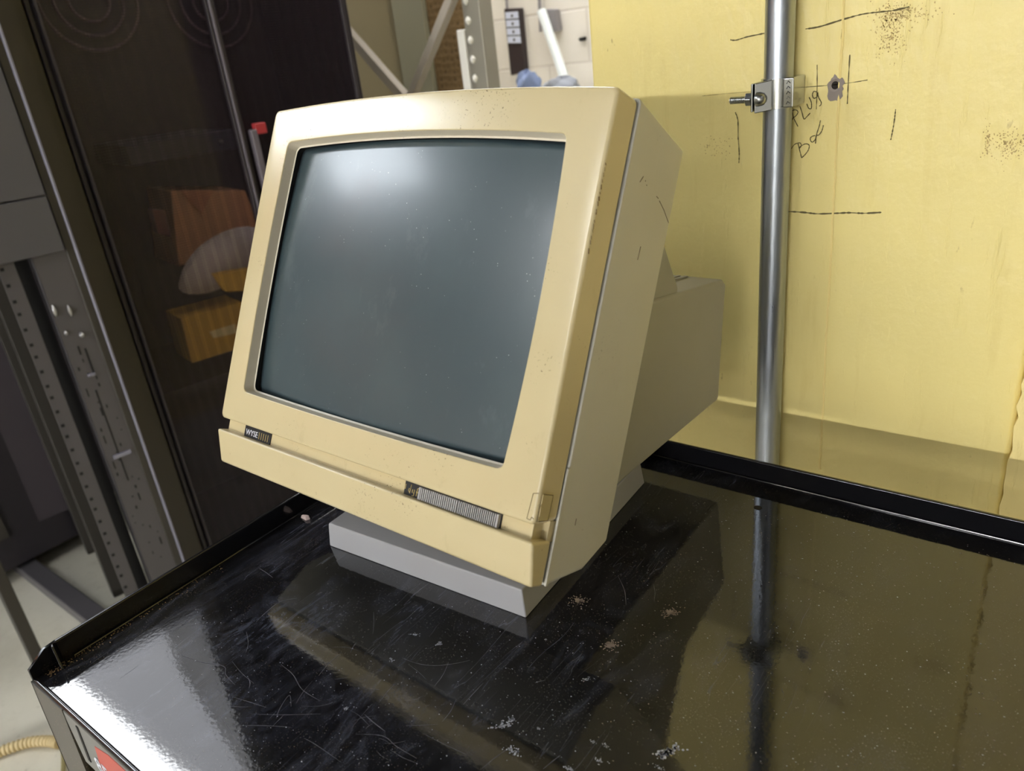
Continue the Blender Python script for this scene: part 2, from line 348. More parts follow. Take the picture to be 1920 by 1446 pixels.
for s_, w_, mi in (([(268, 224), (300, 226), (360, 208), (460, 187)], .0016, 0), ([(690, 163), (770, 150), (900, 110), (1010, 80), (1120, 66), (1190, 58), (1275, 38)], .0016, 0), ([(900, 110), (897, 150), (890, 220)], .0008, 1),
              ([(110, 540), (250, 526), (440, 512)], .0007, 1), ([(655, 492), (800, 482), (940, 466), (1040, 450)], .0008, 0), ([(756, 365), (756, 480), (752, 615)], .0010, 0), ([(940, 308), (932, 450), (926, 585)], .0013, 0),
              ([(296, 632), (310, 680), (312, 780), (318, 860), (316, 918)], .0013, 0), ([(1198, 615), (1190, 680), (1180, 740), (1170, 788)], .0013, 0), ([(588, 1190), (680, 1195), (760, 1203), (860, 1200), (940, 1197), (1020, 1200), (1118, 1195)], .0020, 0)):
    ribbon(pl, smoothpts(q5(s_), 8), w_ * .62, .0005, .55, mi)
pl.build('pencil_line', [M_PENCIL, M_PENC2], wall, smooth=False)
# paint ridge running down the wall
rg = MB(); rp = smoothpts([(1583, -40), (1580, 60), (1574, 160), (1568, 280), (1562, 400), (1556, 520), (1549, 640), (1543, 760), (1537, 880)], 10)
rg.tube([wp(x + random.uniform(-.8, .8), y, .0002) for x, y in rp], .0011, 6); rg.build('paint_ridge', M_YEL2, wall)
random.seed(31)
for (cx_, cy_, sx_, sy_, n_) in ((1668, 62, 14, 22, 260), (1700, 22, 26, 8, 150), (1893, 272, 18, 14, 200), (1852, 262, 5, 14, 60), (1345, 275, 12, 10, 60), (1675, 30, 20, 10, 120)):
    g = MB()
    for _ in range(n_):
        c_ = wp(random.gauss(cx_, sx_), random.gauss(cy_, sy_), .0003); rs = random.uniform(.0002, .0007); ph = random.random() * 6
        g.add([c_ + Vector((math.cos(ph + i * 1.2566) * rs * random.uniform(.5, 1.3), 0, math.sin(ph + i * 1.2566) * rs * random.uniform(.5, 1.6))) for i in range(5)], [(0, 1, 2, 3, 4)])
    stuff(g.build('scuff_stain', M_SCUFF, wall, smooth=False))
# drill hole with plaster chipped round it
hc = wp(1566, 160, .0005); h_ = MB(); ring0 = []; ring1 = []; ring2 = []
for i in range(26):
    a = 2 * math.pi * i / 26; rr = .0082 * (1 + .2 * math.sin(a * 3 + 1) * math.sin(a * 2) + random.uniform(-.12, .12)) * (1.25 if math.sin(a) < -.6 else 1)
    ring0.append(hc + Vector((math.cos(a) * rr * .85, 0, math.sin(a) * rr * 1.15 - .001)))
    ring1.append(hc + Vector((math.cos(a) * .0050, .0006 - .002, math.sin(a) * .0052))); ring2.append(hc + Vector((math.cos(a) * .0032, 0, math.sin(a) * .0034)))
h_.loft([ring0, ring1, ring2], 0); h_.add(ring2, [tuple(range(26))], 1); h_.build('drill_hole', [M_HOLEG, M_HOLED], wall)

# ------------------------------------------------------------------ galvanised pipe with strap clamp
PX, PY, PR = -.257, .730, .0127
pipe = thing('conduit_pipe', 'galvanized steel pipe running up the yellow wall behind the table', 'pipe', (PX, PY, FLOOR))
MB().tube([(PX, PY, FLOOR), (PX, PY, 0), (PX, PY, .5), (PX, PY, CEIL)], PR, 32).build('pipe_body', M_GALV, pipe)
cl = thing('pipe_clamp', 'small zinc strap clamp bolted around the galvanized pipe', 'clamp', (PX, PY, .325))
cb = MB(); zc0, zc1 = .3126, .3378; n = 28; o1 = []; i1 = []
def cring(r, z, a0=-200, a1=60):
    return [Vector((PX + r * math.cos(math.radians(a0 + (a1 - a0) * i / n)), PY + r * math.sin(math.radians(a0 + (a1 - a0) * i / n)), z)) for i in range(n + 1)]
A0 = cring(PR + .0022, zc0); A1 = cring(PR + .0022, zc1); B0 = cring(PR + .0003, zc0); B1 = cring(PR + .0003, zc1)
cb.add(A0 + A1 + B0 + B1, [f for i in range(n) for f in ((i, i + 1, n + 2 + i, n + 1 + i), (2 * n + 2 + i, 3 * n + 3 + i, 3 * n + 4 + i, 2 * n + 3 + i), (i, 2 * n + 2 + i, 2 * n + 3 + i, i + 1), (n + 1 + i, n + 2 + i, 3 * n + 4 + i, 3 * n + 3 + i))])
cb.build('strap', M_CLAMP, cl)
MB().box(PX + .010, PX + .0195, PY - .0165, PY + .0135, zc0 + .001, zc1 + .0005).build('strap_wing', M_CLAMP, cl, bevel=(.0012, 2))
MB().box(PX - .0165, PX - .0145, PY - .023, PY - .002, zc0 - .001, zc1 - .002).build('ear', M_CLAMP, cl, bevel=(.0008, 2))
ea = MB(); ea.hexa([(PX - .0125, PY - .0245, zc0 - .002), (PX + .001, PY - .0175, zc0 - .0005), (PX + .001, PY - .0155, zc0 - .0005), (PX - .0125, PY - .003, zc0 - .002), (PX - .0125, PY - .0245, zc1 - .002), (PX + .001, PY - .0175, zc1), (PX + .001, PY - .0155, zc1), (PX - .0125, PY - .003, zc1 - .002)])
ea.build('ear', M_CLAMP, cl, bevel=(.0008, 2))
bz = .3225; by_ = PY - .0165
MB().tube([(PX - .0105, by_ - .0055, bz), (PX - .0085, by_ - .0058, bz), (PX - .005, by_ - .0062, bz), (PX - .003, by_ - .0066, bz), (PX - .0022, by_ - .0068, bz)], [.0062, .0062, .0052, .003, .0006], 20).build('bolt_head', M_BOLT, cl)
pts = []; rr = []
for i in range(64): pts.append((PX - .0145 - .0235 * i / 63, by_, bz - .0004)); rr.append(.0032 if i % 4 < 2 else .0025)
MB().tube(pts, rr, 16).build('bolt_thread', M_BOLT, cl)
MB().tube([(PX - .0170, by_, bz), (PX - .0225, by_, bz)], .0063, 6).build('nut', M_CLAMP, cl, bevel=(.0005, 2), smooth=False)
eb = MB()
for i in range(5):
    z_ = zc0 + .004 + i * .0042; y_ = PY - .0168
    eb.tube([(PX + .0125 + random.uniform(0, .001), y_, z_), (PX + .0145, y_, z_ + .0022), (PX + .0165, y_, z_ + .0005)], .0003, 5)
eb.build('embossing', M_CLAMP, cl)

# ------------------------------------------------------------------ black cart
TX0, TX1, TY0, TY1, LIP = -.5777, .34, .102, .5993, .0194
cart = thing('tool_cart', 'black glossy topped metal cart with raised rims carrying the old monitor', 'cart', (-.128, .36, FLOOR))
tb = MB(); tb.box(TX0, TX1, TY0 + .002, TY1, -.004, 0)
def tp(x, y, off=.00012): return hit(x, y, (0, 0, off), Vector((0, 0, 1)))
def tribbon(pts, w0, jag=.3, mi=1, k_=6):
    P = [tp(*p) for p in smoothpts(pts, k_)]; L_ = []
    for i, p in enumerate(P):
        t_ = (P[min(i + 1, len(P) - 1)] - P[max(i - 1, 0)]).normalized(); nn = Vector((-t_.y, t_.x, 0)); ww = w0 * (1 + random.uniform(-jag, jag)) * (.3 + .7 * math.sin(math.pi * min(max(i / (len(P) - 1), .04), .96)))
        L_ += [p + nn * ww / 4, p - nn * ww / 4]
    tb.add(L_, [(2 * i, 2 * i + 1, 2 * i + 3, 2 * i + 2) for i in range(len(P) - 1)], mi)
Z3 = 640 / 1829; z3 = lambda pts: [(x * Z3, 940 + y * Z3) for x, y in pts]
Z4 = 640 / 1904; z4 = lambda pts: [(640 + x * Z4, 960 + y * Z4) for x, y in pts]
for s_, w_ in (([(975, 826), (1080, 862), (1198, 885), (1210, 930), (1260, 985)], .0007), ([(1505, 875), (1570, 930), (1620, 1010), (1715, 1070)], .0007), ([(1180, 1150), (1225, 1215), (1270, 1290), (1295, 1320)], .0007),
               ([(1590, 520), (1500, 540), (1420, 600), (1370, 650)], .0008), ([(1390, 360), (1430, 385), (1462, 410)], .0007), ([(1320, 700), (1330, 760), (1318, 810)], .0006), ([(1330, 945), (1340, 975), (1335, 1000)], .0008),
               ([(1480, 1165), (1500, 1110), (1550, 1040), (1560, 1100)], .0007), ([(1345, 1140), (1500, 1145), (1720, 1140)], .0005), ([(1220, 1205), (1400, 1202), (1560, 1212)], .0005), ([(1630, 1270), (1700, 1310), (1829, 1400)], .0005), ([(640, 950), (700, 910), (740, 880)], .0004)):
    tribbon(z3(s_), w_)
for s_, w_ in (([(340, 815), (420, 845), (520, 858), (640, 845), (715, 828)], .0007), ([(680, 1075), (730, 1020), (792, 955)], .0008), ([(130, 1130), (180, 1175), (245, 1225)], .0011), ([(80, 1240), (230, 1250), (310, 1310), (420, 1375)], .0007), ([(775, 1440), (860, 1370), (930, 1320)], .0007),
               ([(360, 1192), (450, 1190), (540, 1185)], .0005), ([(455, 1235), (560, 1290), (700, 1355)], .0006), ([(1125, 1435), (1180, 1390), (1222, 1358)], .0008), ([(1545, 360), (1580, 440), (1588, 520)], .0010), ([(1740, 400), (1750, 450), (1745, 500)], .0006), ([(180, 560), (182, 620), (176, 680)], .0005), ([(210, 1065), (260, 1000), (300, 960)], .0006), ([(1080, 955), (1110, 945), (1138, 940)], .0006)):
    tribbon(z4(s_), w_)
def splat(cx, cy, rx, ry, mi, n=13, rot=0):
    c = tp(cx, cy, .00016); P = []
    for i in range(n):
        a = 2 * math.pi * i / n; r_ = random.uniform(.5, 1.1); x = math.cos(a) * rx * r_; y = math.sin(a) * ry * r_
        P.append(c + Vector((x * math.cos(rot) - y * math.sin(rot), x * math.sin(rot) + y * math.cos(rot), 0)))
    tb.add([c] + P, [(0, 1 + i, 1 + (i + 1) % n) for i in range(n)], mi)
def grit(cx, cy, sx, sy, n, mi):      # scatter of tiny crumbs of one stain
    for _ in range(n): splat(cx + random.gauss(0, sx), cy + random.gauss(0, sy), random.uniform(.0003, .0009), random.uniform(.0003, .0008), mi, 7)
for (x, y, a_, b_, mi, r_) in ((1840, 560, .0, .0, 2, 0), (1500, 745, 0, 0, 2, 0), (1330, 495, 0, 0, 2, 0)):
    q = z4([(x, y)])[0]; grit(q[0], q[1], 9, 5, 60, 2); splat(q[0], q[1], .004, .0035, 2, 17)
for (x, y, a_, b_, r_) in ((905, 1190, .0022, .0060, -.7), (955, 1155, .0022, .002, 0), (960, 1335, .004, .0022, 0), (282, 826, .0018, .0015, 0), (548, 735, .002, .002, 0), (415, 685, .003, .0014, .3), (1365, 935, .0012, .0026, -.6), (1815, 1340, .003, .0075, -.6), (1440, 1390, .003, .0012, 0), (1480, 1310, .003, .001, -.2), (1410, 1285, .002, .001, 0), (1140, 712, .001, .001, 0), (1100, 1210, .0012, .001, 0), (1270, 1435, .004, .0014, 0), (25, 1098, .0012, .0012, 0), (1780, 1430, .003, .001, 0)):
    q = z4([(x, y)])[0]; cw = tp(q[0], q[1], 0)
    for _ in range(int(16 + a_ * b_ * 3e6)):
        gx, gy = random.gauss(0, a_ * .55), random.gauss(0, b_ * .55); pc = cw + Vector((gx * math.cos(r_) - gy * math.sin(r_), gx * math.sin(r_) + gy * math.cos(r_), .00016)); rs = random.uniform(.15, .38) * min(a_, b_)
        m_n = 6; ph = random.random() * 6; tb.add([pc + Vector((math.cos(ph + 2 * math.pi * i2 / m_n) * rs * random.uniform(.5, 1.2), math.sin(ph + 2 * math.pi * i2 / m_n) * rs * random.uniform(.5, 1.2), 0)) for i2 in range(m_n)], [tuple(range(m_n))], 3)
random.seed(21)
for _ in range(26):
    cx_ = random.gauss(640, 150); cy_ = random.gauss(1320, 75)
    if not (340 < cx_ < 1150 and 1130 < cy_ < 1440): continue
    an = random.choice((-.9, -.8, .55, .62, 0)) + random.gauss(0, .12); ln_ = random.uniform(6, 34); bd_ = random.uniform(-.15, .15) * ln_
    dx_, dy_ = math.cos(an) * ln_, math.sin(an) * ln_
    tribbon([(cx_ - dx_, cy_ - dy_), (cx_ - math.sin(an) * bd_, cy_ + math.cos(an) * bd_), (cx_ + dx_, cy_ + dy_)], random.uniform(.0003, .0006), .4, 1, 4)
random.seed(11)
for _ in range(900):       # dust on the right part of the top
    x = random.uniform(1120, 1915); y = random.uniform(930, 1440)
    if y > 900 + (x - 1250) * .19 and x < 1915: splat(x, y, random.uniform(.00025, .0007), random.uniform(.0002, .0005), 2 + (random.random() < .3), 6)
for _ in range(300):
    x = random.uniform(330, 1150); y = random.uniform(1130, 1440); splat(x, y, random.uniform(.0002, .0006), random.uniform(.0002, .0005), 3, 6)
# dusty dirt in the left corner and along the left rim
for _ in range(170):
    f = random.random() ** 2; splat(92 + 330 * f + random.gauss(0, 3), 1263 - 205 * f + random.gauss(0, 4), random.uniform(.0004, .0011), .0005, 4, 7)
# rivet hole near the back
hp = tp(1421, 952, .0002); tb.add([hp + Vector((math.cos(a / 16 * 2 * math.pi) * .0034, math.sin(a / 16 * 2 * math.pi) * .0034, 0)) for a in range(16)], [tuple(range(16))], 5)
tb.build('tabletop', [M_TOP, M_SCR, M_DUST, M_SPLAT, M_DIRT, M_BLACK], cart, smooth=False)
MB().box(TX0 - .0035, TX0, TY0 + .022, TY1 + .003, -.03, LIP).build('rim', M_ENAMEL, cart, bevel=(.0012, 2))
MB().box(TX0 - .0035, TX1, TY1, TY1 + .0035, -.03, LIP).build('rim', M_ENAMEL, cart, bevel=(.0012, 2))
MB().box(TX1, TX1 + .0035, TY0 + .01, TY1 + .003, -.03, LIP).build('rim', M_ENAMEL, cart, bevel=(.0012, 2))
# small bead along the foot of the rims
MB().tube([(TX0 + .0012, TY0 + .03, .0006), (TX0 + .0012, TY1 - .002, .0006), (TX0 + .003, TY1 - .0012, .0006), (TX1, TY1 - .0012, .0006)], .0011, 8).build('rim_bead', M_ENAMEL, cart)
# folded corner cap at the front left
cc = MB(); x0 = TX0 - .0035; y0 = TY0
cc.prism([(x0, y0, -.02), (x0, y0, .009), (x0, y0 + .014, LIP - .001), (x0, y0 + .024, LIP), (x0, y0 + .024, -.02)], [(x0 + .003, y0, -.02), (x0 + .003, y0, .009), (x0 + .003, y0 + .014, LIP - .001), (x0 + .003, y0 + .024, LIP), (x0 + .003, y0 + .024, -.02)])
cc.hexa([(x0, y0 + .020, 0), (x0 + .012, y0 + .017, 0), (x0 + .012, y0 + .019, 0), (x0, y0 + .022, 0), (x0, y0 + .020, LIP - .001), (x0 + .006, y0 + .018, LIP - .001), (x0 + .006, y0 + .020, LIP - .001), (x0, y0 + .022, LIP - .001)])
cc.build('corner_cap', M_ENAMEL, cart, bevel=(.0006, 1))
# front roll of the top, apron and legs
MB().tube([(TX0 - .002, TY0 + .002, -.002), (TX1, TY0 + .002, -.002)], .0024, 12).build('front_edge', M_ENAMEL, cart)
ap = MB(); ap.box(-.532, TX1, TY0 - .0005, TY0 + .0015, -.0548, -.003)
ap.build('apron', M_APRON, cart)
sl = MB(); sa, sb = hit(143, 1363, (0, TY0 - .001, 0), WN), hit(168, 1428, (0, TY0 - .001, 0), WN); dx = Vector((.0016, 0, 0))
sl.prism([sa - dx, sa + dx, sb + dx * 1.3, sb - dx * 1.3], [v + Vector((0, .0015, 0)) for v in (sa - dx, sa + dx, sb + dx * 1.3, sb - dx * 1.3)]); sl.build('slot', M_BLACK, cart, smooth=False)
def leg(x0_, x1_, xb, y0_, yd, m_=M_LEG):
    g = MB(); zt = -.002; zb = FLOOR; t_ = .002; s_ = 1 if yd > 0 else -1; w_ = x1_ - x0_
    g.hexa([(xb, y0_, zb), (xb + w_ * .8, y0_, zb), (xb + w_ * .8, y0_ + t_ * s_, zb), (xb, y0_ + t_ * s_, zb), (x0_, y0_, zt), (x1_, y0_, zt), (x1_, y0_ + t_ * s_, zt), (x0_, y0_ + t_ * s_, zt)])
    xo, xo2 = (x0_, x0_ + t_) if x0_ < -.2 else (x1_ - t_, x1_); bo, bo2 = (xb, xb + t_) if x0_ < -.2 else (xb + w_ * .8 - t_, xb + w_ * .8)
    g.hexa([(bo, y0_, zb), (bo2, y0_, zb), (bo2, y0_ + yd, zb), (bo, y0_ + yd, zb), (xo, y0_, zt), (xo2, y0_, zt), (xo2, y0_ + yd, zt), (xo, y0_ + yd, zt)])
    g.build('leg', m_, cart)
leg(-.5815, -.530, -.73, TY0 - .001, .035); leg(.30, .344, .39, TY0 - .001, .035); leg(-.580, -.532, -.73, TY1 + .003, -.035); leg(.30, .343, .39, TY1 + .003, -.035)
MB().box(-.63, .37, TY0 + .02, TY1 - .01, -.62, -.60).build('lower_shelf', M_ENAMEL, cart, bevel=(.002, 1))
# red sticker on the apron with the start of a white inscription
YA = TY0 - .0008
def ya(x, y, o=0): return hit(x, y, (0, YA - o, 0), WN)
st = MB(); P = [ya(177, 1400), ya(203, 1417), Vector((-.40, YA, -.006)), Vector((-.42, YA, -.048)), ya(199, 1470)]
st.add(P + [p + Vector((0, .0006, 0)) for p in P], [(0, 1, 2, 3, 4), (9, 8, 7, 6, 5)] + [(i, (i + 1) % 5, 5 + (i + 1) % 5, 5 + i) for i in range(5)])
sticker = st.build('sticker', M_RED, cart, smooth=False)
def text_obj(body, name, mat, parent, fr, size, ext=.0002, font_shear=0):
    cu = bpy.data.curves.new(name, 'FONT'); cu.body = body; cu.size = size; cu.extrude = ext; cu.shear = font_shear; cu.resolution_u = 3
    to = bpy.data.objects.new(name, cu); COL.objects.link(to); bpy.context.view_layer.update()
    me = bpy.data.meshes.new_from_object(to.evaluated_get(bpy.context.evaluated_depsgraph_get()))
    g = MB(); g.add([fr(v.co.x, v.co.y, v.co.z) for v in me.vertices], [tuple(p.vertices) for p in me.polygons])
    bpy.data.objects.remove(to); return g.build(name, mat, parent, smooth=False)
text_obj('85', 'lettering', M_WHITEPR, sticker, lambda x, y, z: ya(186, 1441) + Vector((x, -.0003 - z, y - x * .12)), .020)

# crumbly pink chip lying by the left rim
g = MB(); c0 = tp(573, 972, 0); random.seed(5)
g.prism([c0 + Vector((-.005, -.002, 0)), c0 + Vector((.004, -.003, 0)), c0 + Vector((.006, .001, 0)), c0 + Vector((.0, .003, 0)), c0 + Vector((-.006, .001, 0))], [c0 + Vector((-.004, -.001, .003)), c0 + Vector((.003, -.002, .004)), c0 + Vector((.005, .001, .0045)), c0 + Vector((.0, .002, .003)), c0 + Vector((-.005, .001, .002))])
tag(g.build('debris_chip', M_CHIP, bevel=(.0006, 2)), 'tiny pinkish chip of debris on the black cart top by its left rim', 'debris')

# ------------------------------------------------------------------ the terminal
MO = Vector((-.4159, .3023, 0)); yw = .0144; tl = .4858
EU = Vector((math.cos(yw), -math.sin(yw), 0)); EB = Vector((math.sin(yw), math.cos(yw), 0)); EZ = Vector((0, 0, 1))
EV = EZ * math.cos(tl) + EB * math.sin(tl); EN = EB * math.cos(tl) - EZ * math.sin(tl)
z0 = .085 - (-.0396 * EV + .0088 * EN).z; MO = MO + Vector((0, 0, z0))
def Mp(u, v, n): return MO + EU * u + EV * v + EN * n
by0 = -.0563; BU = Vector((math.cos(by0), -math.sin(by0), 0)); BB = Vector((math.sin(by0), math.cos(by0), 0)); BO = Vector((-.4021, .3345, 0))
def Bp(a, b_, z): return BO + BU * a + BB * b_ + EZ * z
mon = thing('computer_monitor', 'old yellowed beige CRT monitor tilted back on a grey swivel base', 'monitor', (-.4146, .45, 0))

def outline(uL, uR, vB, vT, r=.004, bL=0, bR=0, bB=0, bT=0, ks=16, kc=4):
    P = []
    def side(a, b_, bow, nx, ny):
        L_ = []
        for i in range(ks):
            t_ = i / ks; q = 4 * t_ * (1 - t_); L_.append((a[0] + (b_[0] - a[0]) * t_ + nx * bow * q, a[1] + (b_[1] - a[1]) * t_ + ny * bow * q))
        return L_
    def arc(cx, cy, a0):
        return [(cx + r * math.cos(math.radians(a0 + 90 * i / kc)), cy + r * math.sin(math.radians(a0 + 90 * i / kc))) for i in range(kc)]
    P += side((uL + r, vB), (uR - r, vB), bB, 0, -1) + arc(uR - r, vB + r, -90)
    P += side((uR, vB + r), (uR, vT - r), bR, 1, 0) + arc(uR - r, vT - r, 0)
    P += side((uR - r, vT), (uL + r, vT), bT, 0, 1) + arc(uL + r, vT - r, 90)
    P += side((uL, vT - r), (uL, vB + r), bL, -1, 0) + arc(uL + r, vB + r, 180)
    return P
def ringM(P, n): return [Mp(u, v, n) for u, v in P]
W2 = .170
def outer(d, r=.0042): return outline(-W2 + d, W2 - d, 0 + d, .2683 - d, r, .001, .0, 0, .0062)
def opening(d, r=.0052): return outline(-.1440 + d, .1388 - d, .0273 + d, .2405 - d, r, .0022, .0034, .0015, .0052)
bz_ = MB()
rings = [ringM(outline(-W2 - .0012, W2 + .0012, 0, .2683 + .0008, .006, .001, 0, 0, .0062), .0212), ringM(outer(0), .0026), ringM(outer(.0004), .0012), ringM(outer(.0013), .0004), ringM(outer(.0026), 0)]
oa = outer(.0026); ob = opening(-.0007, .0056)
for f in (.33, .66): rings.append(ringM([(a[0] * (1 - f) + b_[0] * f, a[1] * (1 - f) + b_[1] * f) for a, b_ in zip(oa, ob)], 0))
rings += [ringM(ob, 0), ringM(opening(-.0002), .0002), ringM(opening(0), .0008)]
bz_.loft(rings)
bz_.loft([ringM(opening(0), .0008), ringM(opening(.0010, .005), .0085), ringM(opening(.0024, .005), .0090)], 1)
bez = bz_.build('bezel', [M_BEZ, M_BEZIN], mon, ang=60, wn=True)
# recessed strip and chin below the main panel
s_ = MB(); s_.box(-.1655, .1655, -.0125, .003, .0070, .0200, Mp); s_.build('recessed_strip', M_BEZ, mon, bevel=(.0006, 2))
ch = MB()
def chin_ring(n, vt, vb, u, ub): return [Mp(-ub, vb, n), Mp(ub, vb, n), Mp(u, vt, n), Mp(-u, vt, n)]
ch.prism([Mp(-.1710, -.0396, .0088), Mp(.1710, -.0396, .0088), Mp(.1715, -.0103, -.0001), Mp(-.1715, -.0103, -.0001)], [Mp(-.1710, -.0402, .0218), Mp(.1710, -.0402, .0218), Mp(.1715, -.0103, .0213), Mp(-.1715, -.0103, .0213)])
ch.build('chin', M_BEZ, mon, bevel=(.0022, 3))
MB().box(.150, .1702, -.0118, .002, .0172, .0245, Mp).build('gap_filler', M_BEZ, mon, bevel=(.0004, 1))
MB().box(-.1702, -.150, -.0118, .002, .0172, .0245, Mp).build('gap_filler', M_BEZ, mon, bevel=(.0004, 1))
# seam collar between bezel and shell
cr = MB(); cr.loft([ringM(outline(-.1692, .1692, -.0385, .2665, .004, .001, 0, 0, .0062), .0190), ringM(outline(-.1692, .1692, -.0385, .2665, .004, .001, 0, 0, .0062), .0265)])
cr.build('seam_collar', M_BOX, mon)
# shell
def shell(d, vb, vt, bow): return outline(-.1724 + d, .1724 - d, vb + d, vt - d, .004, .0, 0, 0, bow)
sh = MB(); sh.loft([ringM(shell(.0034, -.0402, .2700, .0062), .0240), ringM(shell(.0008, -.0402, .2700, .0062), .0242), ringM(shell(.0, -.0402, .2700, .006), .0250), ringM(shell(0, -.0344, .2640, .0035), .0660), ringM(shell(0, -.0180, .2612, .002), .0905), ringM(shell(.0010, -.0176, .2610, .002), .0915), ringM(shell(.012, -.0170, .2600, .002), .0917)], 0, False, True)
sh.build('shell', M_BODY, mon, ang=60, wn=True)
# front flange of the shell seen as a pale line beside the seam
fl_ = MB(); fl_.box(.1712, .1729, -.0395, .036, .0222, .0250, Mp); fl_.build('shell_flange', M_BODY, mon, bevel=(.0004, 1))
# rear housing
BXP = [(.088, -.0168), (.1564, .0154), (.2203, .0466), (.3251, .0963), (.3017, .1609), (.2880, .2025), (.2800, .2048), (.1534, .1631), (.088, .1415)]
rb = MB(); rb.prism([Mp(.140, v, n_) for n_, v in BXP], [Mp(-.140, v, n_) for n_, v in BXP]); rb.build('rear_housing', M_BOX, mon, bevel=(.0035, 3))
hd = MB(); HP = [(.090, .14), (.090, .2560), (.1975, .1815), (.1990, .176), (.17, .160)]
hd.prism([Mp(.137, v, n_) for n_, v in HP], [Mp(-.137, v, n_) for n_, v in HP]); hd.build('rear_hood', M_BOX, mon, bevel=(.002, 2))
vg = MB(); sx = (.2048 - .1631) / (.2800 - .1534)
for i in range(30):
    u = .108 - i * .0074
    vg.prism([Mp(u, .1631 + sx * (n_ - .1534) + dv, n_) for n_, dv in ((.196, .0002), (.272, .0002), (.272, .0018), (.196, .0018))], [Mp(u - .0034, .1631 + sx * (n_ - .1534) + dv, n_) for n_, dv in ((.196, .0002), (.272, .0002), (.272, .0018), (.196, .0018))])
vg.build('vent_ribs', M_BOX, mon, smooth=False)
vs = MB()
for i in range(29):
    u = .108 - i * .0074 - .0034
    vs.prism([Mp(u, .1631 + sx * (n_ - .1534) + dv, n_) for n_, dv in ((.196, 0), (.272, 0), (.272, .0005), (.196, .0005))], [Mp(u - .0042, .1631 + sx * (n_ - .1534) + dv, n_) for n_, dv in ((.196, 0), (.272, 0), (.272, .0005), (.196, .0005))])
vs.build('vent_slots', M_DARK, mon, smooth=False)
# screen mask and curved glass
mk = MB(); mk.loft([ringM(opening(.0010, .006), .0084), ringM(opening(.0012, .006), .0120), ringM(opening(.0014, .006), .0330)]); mk.add(ringM(opening(.0014, .006), .0330), [tuple(range(80))]); mk.build('screen_mask', M_MASK, mon)
sg = MB(); NU, NV = 48, 36; vs_ = []; 
for j in range(NV + 1):
    for i in range(NU + 1):
        a = (i / NU) * 2 - 1; c_ = (j / NV) * 2 - 1
        # rounded rectangle grid
        u = a * .1402 * (1 + .014 * (1 - c_ * c_)) - .0026; v = .1339 + c_ * .1055 * (1 + .03 * (1 - a * a) * (1 if c_ > 0 else .3))
        n_ = .0060 + .30 * (u + .0026) ** 2 + .30 * (v - .1339) ** 2; vs_.append(Mp(u, v, n_))
sg.add(vs_, [(j * (NU + 1) + i, j * (NU + 1) + i + 1, (j + 1) * (NU + 1) + i + 1, (j + 1) * (NU + 1) + i) for j in range(NV) for i in range(NU)])
so = sg.build('screen', M_SCREEN, mon); sd = so.modifiers.new('s', 'SOLIDIFY'); sd.thickness = .003; sd.offset = -1
# badge
bd = MB(); bd.box(-.1403, -.1037, -.0104, -.0008, .0060, .0075, Mp); badge = bd.build('badge', M_DARK, mon, bevel=(.0003, 1))
text_obj('WYSE', 'lettering', M_WHITEPR, badge, lambda x, y, z: Mp(-.1380 + x * .95, -.0082 + y, .0059 - z), .0068, .0001)
g = MB()
for i in range(5): g.box(-.1195 + i * .0030, -.1189 + i * .0030, -.0088, -.0030, .0058, .0061, Mp)
g.build('bar_mark', M_GOLD, badge, smooth=False)
# control slider
ws = MB(); ws.box(.0540, .1412, -.0104, -.0006, .0060, .0075, Mp); well = ws.build('control_well', M_DARK, mon, bevel=(.0003, 1))
sy = MB()
for p in ([(.0552, -.003), (.0550, -.0065)], [(.0600, -.0080), (.0585, -.0068), (.0588, -.0052), (.0602, -.0056), (.0604, -.0020), (.0600, -.0084)], [(.0622, -.0052), (.0622, -.0072), (.0640, -.0076), (.0642, -.0048), (.0640, -.0092), (.0624, -.0096)], [(.0664, -.0088), (.0668, -.0036), (.0682, -.0028)], [(.0660, -.0060), (.0680, -.0060)]):
    P = [Mp(a, c_, .0059) for a, c_ in p]; sy.tube(P, .00035, 6)
sy.build('control_symbol', M_GOLD, well)
s1 = MB(); s1.box(.0702, .1060, -.0098, -.0014, .0048, .0064, Mp)
for i in range(19): s1.box(.0722 + i * .00178, .0732 + i * .00178, -.0098, -.0014, .0034, .0050, Mp)
s1.box(.0702, .0719, -.0098, -.0014, .0032, .0050, Mp)
s1.build('ridged_slider', M_SW, well, smooth=False)
for i in range(20):
    g = MB(); g.box(.1066 + i * .00162, .1074 + i * .00162, -.0098, -.0014, .0034, .0064, Mp); g.build('slider_fin', M_SW, well, smooth=False) 
g = MB(); g.box(.1390, .1406, -.0098, -.0014, .0032, .0064, Mp); g.build('slider_end', M_SW, well, smooth=False)
